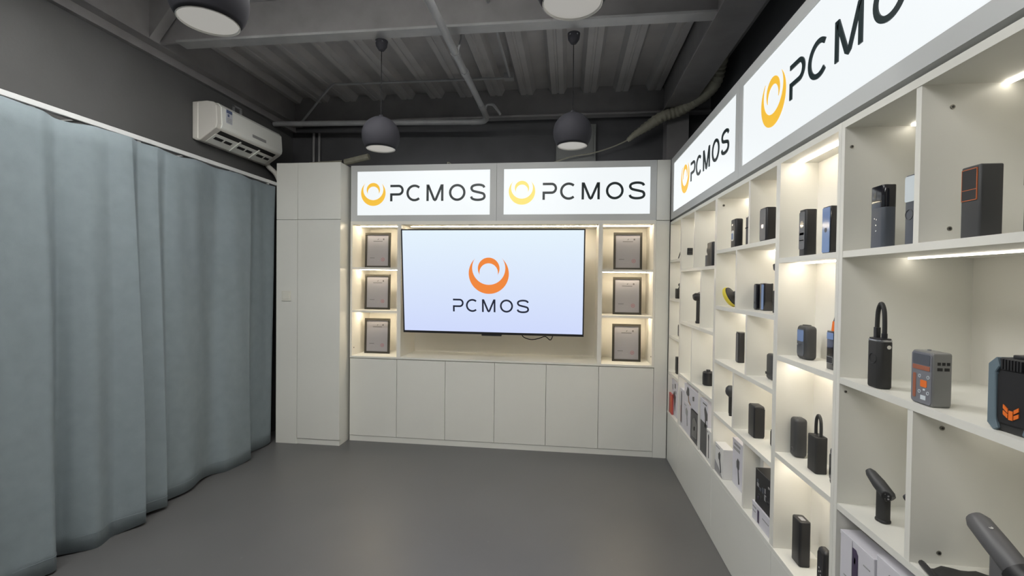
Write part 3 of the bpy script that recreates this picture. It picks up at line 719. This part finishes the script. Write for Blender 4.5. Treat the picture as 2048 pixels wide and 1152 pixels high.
# folded black pouch
t = thing('storage_pouch', 'folded black fabric pouch lying under the grey blower', 'pouch', (.94, 1.165, BR3), -.2)
g = G(); nx, ny = 10, 8
for k, z in enumerate((0, 1)):
    for i in range(nx+1):
        for j in range(ny+1):
            u, v = i/nx-.5, j/ny-.5; e = (1-(2*u)**6)*(1-(2*v)**6)
            g.v.append((u*.17, v*.10+.006*math.sin(u*20), .002+(.016*e+.003*math.sin(u*30+v*9)*e if z else 0)))
n1_ = (nx+1)*(ny+1)
for i in range(nx):
    for j in range(ny):
        a0 = i*(ny+1)+j; g.f.append((n1_+a0, n1_+a0+ny+1, n1_+a0+ny+2, n1_+a0+1)); g.f.append((a0, a0+1, a0+ny+2, a0+ny+1))
for i in range(nx): g.f.append((i*(ny+1), (i+1)*(ny+1), n1_+(i+1)*(ny+1), n1_+i*(ny+1))); g.f.append((i*(ny+1)+ny, n1_+i*(ny+1)+ny, n1_+(i+1)*(ny+1)+ny, (i+1)*(ny+1)+ny))
for j in range(ny): g.f.append((j, n1_+j, n1_+j+1, j+1)); g.f.append((nx*(ny+1)+j, nx*(ny+1)+j+1, n1_+nx*(ny+1)+j+1, n1_+nx*(ny+1)+j))
g.build('fabric_body', 'black_soft', t, smooth=True)
G().tube(catmull([(-.085, -.05, .010), (-.088, -.02, .014), (-.087, .02, .013), (-.084, .05, .010)], 6), .007, 8).build('rolled_edge', 'black', t, smooth=True)

# --- shallow unit
a = Dev('air_pump', 'black inflator with round socket panel on the top shallow shelf', 'air pump', .866, .042, 1.822, 1.872, BR1, .174, .010, 'black')
a.plate('face_panel', 0, .55, .80, .80, 'slate', .005); a.disc('round_socket', -.02, .68, .012, 'black_gloss'); a.ring('socket_ring', -.02, .68, .014, 'silver', .001); a.plate('label_strip', .0, .48, .6, .05, 'grey_mid', .001); a.plate('label_strip', .0, .34, .6, .02, 'silver', .0005)
a = Dev('mirror_front_pump', 'black inflator with shiny blue mirrored front on the top shallow shelf', 'air pump', .866, .034, 1.660, 1.708, BR1, .160, .005, 'black_gloss')
a.plate('mirror_front', 0, .5, .92, .95, 'screen_blue', .004); a.disc('round_button', 0, .5, .008, 'slate')
a = Dev('round_inflator', 'rounded black inflator with blue lit screen on the second shallow shelf', 'air pump', .900, .044, 1.872, 1.950, BR2, .130, .016, 'char', .014)
pl_ = a.plate('face_panel', 0, .5, .66, .80, 'slate', .01, .0015); a.plate('screen', 0, .70, .60, .34, 'screen_blue', .006, .0022); a.ring('dial', -.02, .34, .013, 'grey_mid', .002); G().plate(a.fx, .018, .056, .010, .004, .001, .003).build('latch', 'silver', a.t)
G().rbox(.02, .04, .006, .008, .002, z0=.127).build('top_cap', 'black', a.t, smooth=True)
a = Dev('slim_tester', 'slim dark device with orange cone tool on the second shallow shelf', 'tester', .890, .030, 1.668, 1.712, BR2, .132, .004, 'black_gloss')
a.plate('blue_window', 0, .87, .85, .17, 'screen_blue', .002); a.plate('white_frame', 0, .25, .8, .18, 'silver', .002, .0012); a.plate('dark_key', 0, .25, .72, .15, 'black', .002, .0018)
t = a.t
G().tube([(0, .0, .132), (0, .0, .165)], [.011, .008], 12).build('orange_sleeve', 'orange', t, smooth=True); G().tube([(0, .0, .165), (.002, -.002, .200)], [.006, .001], 10).build('black_tip', 'black', t, smooth=True)
a = Dev('rounded_speaker', 'rounded charcoal device behind the hosed pump on the third shallow shelf', 'air pump', .898, .048, 1.932, 1.985, BR3, .155, .015, 'char', .013)
a.disc('round_port', -.05, .18, .008, 'black'); a.ring('port_ring', -.05, .18, .010, 'grey_mid', .002); G().cyl((-.004, 0, .154), (-.004, 0, .1565), .003, 8).build('top_lamp', 'silver', a.t)
a = Dev('tyre_inflator', 'black hand tyre inflator with tall hose loop on the third shallow shelf', 'air pump', .897, .042, 1.779, 1.841, BR3, .133, .008, 'black_soft', .003)
G().rbox(.030, .045, .003, .006, .001, z0=.132).build('top_cap', 'black', a.t, smooth=True); hose_loop(a.t, .012, -.022, .134, .208, .0055)
G().cyl((-.006, .002, .135), (-.006, .002, .1365), .004, 10).build('air_port', 'grey_mid', a.t)
a = Dev('oval_device', 'black oval device with pale rim half hidden by the post', 'air pump', .902, .028, 1.668, 1.706, BR3, .130, .012, 'black', .012); a.plate('pale_rim', 0, .5, .70, .70, 'silver', .01, .001); a.plate('face_panel', 0, .5, .62, .66, 'black_gloss', .009, .0018)
a = Dev('power_bank', 'tall black power bank with display on top on the lowest shallow shelf', 'power bank', .892, .042, 1.869, 1.936, BOT, .174, .010, 'black', .004)
G().box(-.008, .008, -.018, .012, .1735, .1748).build('top_display', 'print_mid', a.t); G().cyl((.0, -.024, .1735), (.0, -.024, .1755), .002, 8).build('top_lamp', 'silver', a.t)
a = Dev('oval_inflator', 'black oval-topped inflator beside the tall power bank', 'air pump', .893, .032, 1.700, 1.752, BOT, .158, .013, 'black', .016); a.plate('face_panel', 0, .5, .7, .85, 'black_gloss', .012, .001)
for cy, cz in ((.1, .55), (.1, .46), (-.1, .50), (-.1, .41)): a.plate('print_mark', cy, cz, .10, .03, 'print_mid', .0005, .0016)

# --- middle unit
a = Dev('air_pump', 'black inflator with pale keyhole panel on the top shelf, middle unit', 'air pump', .866, .040, 2.543, 2.618, AR1, .152, .012, 'black', .006)
a.plate('key_panel', .05, .42, .50, .36, 'screen_pale', .01, .0012); a.plate('blue_inset', .08, .40, .32, .22, 'screen_blue', .006, .002); a.disc('round_lamp', .08, .80, .007, 'silver')
a = Dev('silver_band_device', 'dark device with silver bands standing behind the keyhole inflator', 'air pump', .905, .03, 2.45, 2.515, AR1, .155, .008, 'grey_mid', .004)
a.plate('silver_band', 0, .62, 1.0, .04, 'chrome', .0005, .001); a.side('silver_band', 0, .62, 1.0, .04, 'chrome'); G().rbox(.031, .066, .006, .008, .001, z0=.150).build('silver_lid', 'chrome', a.t, smooth=True)
a = Dev('black_power_bank', 'plain black block with grey front in the top right bay, middle unit', 'power bank', .866, .045, 2.165, 2.238, AR1, .152, .010, 'black', .005); a.plate('face_panel', 0, .5, .86, .92, 'slate', .008, .001); a.plate('label_mark', 0, .45, .3, .12, 'screen_blue', .001, .0016)
# polisher disc
t = thing('polishing_disc', 'yellow foam polishing disc with black backing leaning in the middle unit', 'polishing tool', (.905, 2.70, AR2+.058))
t.rotation_euler = Vector((.66, -.58, .47)).to_track_quat('Z', 'Y').to_euler()
G().lathe([(.001, -.022), (.050, -.022), (.058, -.016), (.060, -.006), (.056, .0), (.001, .0)], seg=28).build('foam_pad', 'yellow', t, smooth=True)
G().lathe([(.054, .0), (.052, .006), (.030, .012), (.020, .020), (.018, .030), (.001, .031)], seg=24).build('backing_plate', 'black_soft', t, smooth=True)
G().cyl((0, 0, .03), (0, 0, .052), .006, 10).build('spindle', 'black', t); G().cyl((0, 0, .05), (.008, 0, .066), .009, 10).build('spindle_nut', 'black', t)
a = Dev('glossy_power_bank', 'glossy black block on the left of the pair in the middle unit', 'power bank', .925, .038, 2.445, 2.473, AR2, .130, .005, 'black_gloss', .002, rz=.0)
a.t.location = (.945, 2.43, AR2); a.plate('face_panel', 0, .5, .9, .9, 'slate', .003, .001); a.disc('round_button', 0, .28, .006, 'black')
a = Dev('glossy_power_bank', 'glossy blue-edged block on the right of the pair in the middle unit', 'power bank', .930, .045, 2.335, 2.388, AR2, .133, .008, 'black_gloss', .003)
a.plate('blue_edge', -.2, .5, .45, .92, 'screen_blue', .006, .001)
t = thing('cordless_driver', 'orange and black hand driver standing behind the glossy blocks', 'tool', (.925, 2.19, AR2))
G().rbox(.022, .03, .10, .009, .003).build('handle', 'black_soft', t, smooth=True); G().tube([(0, 0, .10), (0, 0, .172)], [.008, .007], 10).build('orange_grip', 'orange', t, smooth=True)
G().tube([(0, 0, .17), (0, .002, .188)], .004, 8).build('shaft', 'black', t); G().tube([(-.004, .018, .218), (0, .006, .200), (.004, -.014, .190)], [.006, .013, .009], 10).build('tool_head', 'char', t, smooth=True)
a = Dev('tall_power_bank', 'tall slim black power bank with pale left edge, middle unit', 'power bank', .938, .036, 2.677, 2.716, AR3, .168, .008, 'black', .004); a.plate('pale_face', 0, .5, .85, .94, 'grey_mid', .005, .001); G().rbox(.037, .040, .004, .008, .001, z0=.166).build('silver_lid', 'grey_mid', a.t, smooth=True)
a = Dev('rounded_case', 'dark grey-green rounded case beside the post, middle unit', 'power bank', .922, .035, 2.20, 2.280, AR3, .118, .014, 'char', .012); a.plate('lower_band', 0, .22, 1.0, .10, 'black', .001, .0008)
t = thing('torch_massager', 'black stick tool with a ball head on the fourth shelf, middle unit', 'massage tool', (.918, 2.72, AR4))
G().rbox(.020, .022, .105, .008, .003, z0=.012).build('handle', 'black', t, smooth=True); G().rbox(.016, .018, .014, .006, .002).build('foot', 'black', t, smooth=True)
G().lathe([(.001, .108), (.014, .110), (.025, .122), (.029, .138), (.026, .158), (.015, .170), (.001, .173)], seg=20).build('ball_head', 'char', t, smooth=True)
a = Dev('black_power_bank', 'broad plain black block on the fourth shelf, middle unit', 'power bank', .899, .050, 2.340, 2.416, AR4, .152, .008, 'black', .005); G().rbox(.044, .068, .003, .006, .001, z0=.151).build('top_cap', 'char', a.t, smooth=True); a.side('side_face', .04, .5, .86, .88, 'black_soft')
t = thing('ribbed_device', 'black ribbed device peeking out by the post on the fourth shelf', 'device', (.955, 2.215, AR4))
G().rbox(.04, .07, .078, .01, .004).build('body', 'black', t, smooth=True)
for k in range(9): G().box(-.0215, -.019, -.030+k*.0068, -.027+k*.0068, .008, .070).build('rib', 'char', t)

# --- wide unit and corner unit
t = thing('wall_socket', 'small black slotted socket on the side panel of the wide unit', 'socket', (.912, 3.6365, 1.714))
G().box(-.020, .020, -.006, 0, 0, .051).build('plate', 'black', t, bevel=.002)
for k in range(3): G().box(-.016, .016, -.0075, -.0055, .006+k*.016, .012+k*.016).build('slot', 'char', t)
a = Dev('air_compressor', 'black compressor with curled hose on the top shelf of the wide unit', 'air pump', .868, .075, 2.935, 3.055, BR1, .150, .02, 'black', .008); a.side('side_panel', .1, .5, .7, .8, 'black_gloss')
G().rbox(.05, .055, .075, .008, .003, cx=-.004, cy=.095).build('grey_front', 'slate', a.t, smooth=True)
G().tube(catmull([(-.01, .055, .142), (-.012, .085, .138), (-.014, .112, .118), (-.014, .118, .098), (-.012, .108, .082), (-.01, .098, .074)], 6), .006, 10).build('air_hose', 'black', a.t, smooth=True)
t = thing('massage_gun', 'black massage gun standing on the second shelf of the wide unit', 'massage gun', (.927, 3.44, BR2))
G().rbox(.034, .036, .018, .012, .004).build('base', 'black', t, smooth=True); G().rbox(.026, .028, .150, .011, .003, z0=.015).build('handle', 'black_soft', t, smooth=True)
G().tube([(-.035, .0, .188), (-.022, 0, .190), (.025, 0, .190), (.035, 0, .190)], [.020, .028, .028, .022], 16).build('motor_head', 'black', t, smooth=True)
G().tube([(.0, 0, .21), (.012, 0, .222)], [.012, .008], 10).build('top_cap', 'silver', t, smooth=True)
t = thing('black_canister', 'short black canister with cap on the third shelf of the wide unit', 'canister', (.945, 3.235, BR3))
G().lathe([(.001, 0), (.030, 0), (.036, .006), (.037, .05), (.036, .085), (.030, .092), (.001, .093)], seg=24).build('body', 'black', t, smooth=True); G().lathe([(.013, .092), (.014, .104), (.001, .105)], seg=16).build('cap', 'char', t, smooth=True)
G().box(.03, .034, -.006, .006, -.0, .02).build('strap', 'black_soft', t)
tag(G().tube(catmull([(.905, 3.93, AR1+.004), (.896, 3.93, AR1+.006), (.902, 3.93, AR1+.03), (.912, 3.925, AR1+.065), (.925, 3.92, AR1+.08)], 6), .004, 8).build('charging_cable', 'black', None, smooth=True), 'short black cable curling up on the top corner shelf', 'cable')
t = thing('hooked_lamp', 'small black block with hook on the second corner shelf', 'lamp', (.905, 3.93, AR2))
G().rbox(.05, .06, .082, .008, .003).build('body', 'black_soft', t, smooth=True); G().tube(catmull([(-.004, 0, .08), (.004, 0, .10), (-.002, 0, .115), (.010, 0, .125), (.02, 0, .115)], 5), .005, 8).build('hook', 'black', t, smooth=True)
a = Dev('slim_pump', 'slim black device on the third corner shelf', 'device', .902, .03, 3.89, 3.935, AR3, .095, .005, 'black', .003); a.plate('face_panel', 0, .5, .8, .8, 'char', .003)
a = Dev('slim_pump', 'taller black device on the fourth corner shelf', 'device', .888, .032, 3.89, 3.945, AR4, .138, .005, 'black', .003); a.plate('face_panel', 0, .55, .8, .75, 'char', .003); a.disc('round_button', 0, .12, .006, 'grey_mid')

# ------------------------------------------------------------------ retail cartons in the bottom row
def carton(label, xf, d, y0, y1, z, h, m='carton', prints=(), name='product_carton', flap=True):
    t = thing(name, label, 'box', (xf+d/2, (y0+y1)/2, z), group='retail cartons on the bottom shelf')
    w_ = y1-y0
    G().box(-d/2, d/2, -w_/2, w_/2, 0, h).build('carton_body', m, t, bevel=.0015)
    if flap: G().box(-d/2-.0008, d/2+.0008, -w_/2-.0008, w_/2+.0008, h-.012, h+.0008).build('lid', m, t, bevel=.001)
    for pr in prints:
        nm, pts, pm = pr       # polygon in fractions: u 0 far .. 1 near, v 0..1
        G().prism([(w_/2-u*w_, v*h) for u, v in pts], 'x', -d/2-.0018, -d/2-.0006).build(nm, pm, t)
    return t
def rect(u0, u1, v0, v1): return [(u0, v0), (u1, v0), (u1, v1), (u0, v1)]
gun = lambda s=0: [(.30, .80-s), (.45, .88-s), (.62, .80-s), (.60, .66-s), (.56, .62-s), (.62, .30-s), (.52, .27-s), (.46, .60-s), (.32, .66-s)]
carton('white carton with tall dark product picture, nearest unit', .857, .058, 1.386, 1.545, BOT, .320, 'carton', [('picture', [(.40, -.0+.30), (.56, .30), (.56, .90), (.50, .935), (.40, .935)], 'print_purple'), ('logo_print', [(.45, .80), (.49, .80), (.50, .85), (.46, .86)], 'print_mid'), ('text_print', rect(.14, .30, .55, .57), 'print_mid'), ('text_print', rect(.14, .34, .60, .61), 'print_mid'), ('text_print', rect(.72, .90, .86, .87), 'print_mid'), ('seam', rect(.385, .39, .0, .99), 'print_mid')])
carton('white carton with slanted grey wording, nearest unit', .860, .075, 1.19, 1.380, BOT, .338, 'carton', [('text_print', [(.25, .90), (.62, .90), (.64, .925), (.27, .925)], 'print_grey'), ('text_print', [(.25, .855), (.50, .855), (.52, .875), (.27, .875)], 'print_mid'), ('text_print', rect(.25, .70, .80, .81), 'print_mid')])
carton('white carton with dark driver picture, end on, middle unit', .862, .055, 2.650, 2.790, BOT, .165, 'carton_white', [('picture', [(.42, .70), (.55, .80), (.66, .74), (.64, .55), (.78, .16), (.70, .12), (.55, .50), (.44, .55)], 'print_grey'), ('text_print', rect(.12, .55, .88, .91), 'print_mid'), ('grey_band', [(.0, .0), (.95, .0), (.45, .25), (.0, .38)], 'print_mid')])
carton('tall white carton with brush picture behind the divider, middle unit', .905, .09, 2.37, 2.635, BOT, .245, 'carton', [('picture', [(.24, .56), (.30, .64), (.38, .60), (.38, .44), (.345, .40), (.40, .12), (.355, .10), (.31, .40), (.25, .44)], 'print_grey'), ('text_print', rect(.06, .40, .78, .84), 'print_mid'), ('text_print', rect(.10, .42, .88, .93), 'print_mid')])
carton('flat white carton under the black carton in the bottom bay, middle unit', .862, .12, 2.036, 2.245, BOT, .083, 'carton', [('picture', rect(.30, .38, .12, .80), 'print_purple'), ('text_print', rect(.05, .22, .72, .80), 'print_mid'), ('text_print', rect(.05, .20, .50, .56), 'print_mid'), ('text_print', rect(.55, .85, .60, .66), 'print_mid')])
t = carton('black glossy carton stacked on the flat white carton, middle unit', .866, .10, 2.036, 2.224, BOT+.0845, .158, 'black', [], flap=False)
for k in range(16):
    a0 = random.uniform(-.085, .06); b0 = random.uniform(.012, .12); G().box(-.0512, -.0498, a0, a0+random.uniform(.008, .026), b0, b0+random.uniform(.006, .026)).build('print_patch', random.choice(['print_grey', 'print_purple', 'slate', 'char', 'print_mid']), t)
carton('white carton behind the black carton, middle unit', .905, .12, 2.29, 2.3262, BOT, .30, 'carton_white', []).location.x = .985
carton('white carton with tall dark stick picture, far end of wide unit', .862, .09, 3.535, 3.632, BOT, .285, 'carton', [('picture', [(.22, .14), (.42, .10), (.46, .14), (.46, .86), (.40, .94), (.26, .92)], 'print_grey'), ('red_edge', rect(.17, .21, .12, .55), 'red')])
carton('small white carton with grey driver picture under the tan carton', .862, .08, 3.345, 3.530, BOT, .212, 'carton', [('picture', gun(.02), 'print_mid'), ('text_print', rect(.1, .4, .9, .93), 'print_mid')])
carton('dark carton with glossy picture beside the small white carton', .862, .08, 3.135, 3.340, BOT, .205, 'print_grey', [('picture', [(.2, .15), (.8, .2), (.85, .7), (.5, .85), (.25, .7)], 'black_gloss'), ('highlight', [(.45, .4), (.55, .42), (.56, .55), (.47, .53)], 'print_mid')], flap=False)
carton('pale carton with tan-handled tool picture lying on top, wide unit', .864, .08, 3.16, 3.530, BOT+.2145, .135, 'carton', [('picture', [(.16, .55), (.26, .92), (.36, .85), (.38, .52), (.30, .42), (.20, .45)], 'print_grey'), ('picture', [(.30, .45), (.35, .45), (.37, .22), (.50, .12), (.47, .05), (.33, .15)], 'print_tan'), ('picture', [(.62, .62), (.72, .68), (.72, .45), (.64, .42)], 'print_grey')], flap=False)
carton('tall white carton with dark panel and grey gun picture, wide unit', .862, .09, 2.945, 3.102, BOT, .345, 'carton', [('picture', rect(.06, .96, .02, .60), 'print_grey'), ('picture', [(.55, .84), (.65, .90), (.98, .80), (.98, .68), (.80, .66), (.78, .52), (.66, .54), (.66, .70)], 'print_grey'), ('text_print', rect(.35, .85, .93, .95), 'print_grey')])
carton('small white carton with thin wand picture at the near end of the wide unit', .856, .08, 2.838, 2.940, BOT, .195, 'carton_white', [('picture', [(.30, .82), (.42, .88), (.50, .80), (.46, .66), (.48, .14), (.40, .12), (.36, .64)], 'print_grey'), ('text_print', rect(.1, .25, .9, .95), 'print_mid')])
carton('white carton with grey splash picture on the bottom corner shelf', .872, .09, 3.78, 3.975, BOT, .285, 'carton', [('picture', [(.25, .55), (.45, .70), (.75, .58), (.70, .40), (.62, .15), (.48, .45)], 'print_grey'), ('picture', rect(.15, .28, .72, .86), 'print_mid'), ('picture', rect(.55, .70, .80, .93), 'print_grey'), ('picture', rect(.62, .82, .66, .74), 'print_mid')])
carton('small red carton on the bottom corner shelf', .856, .014, 3.90, 4.0, BOT, .165, 'red', [('yellow_band', rect(.7, .95, .1, .9), 'orange')], flap=False)
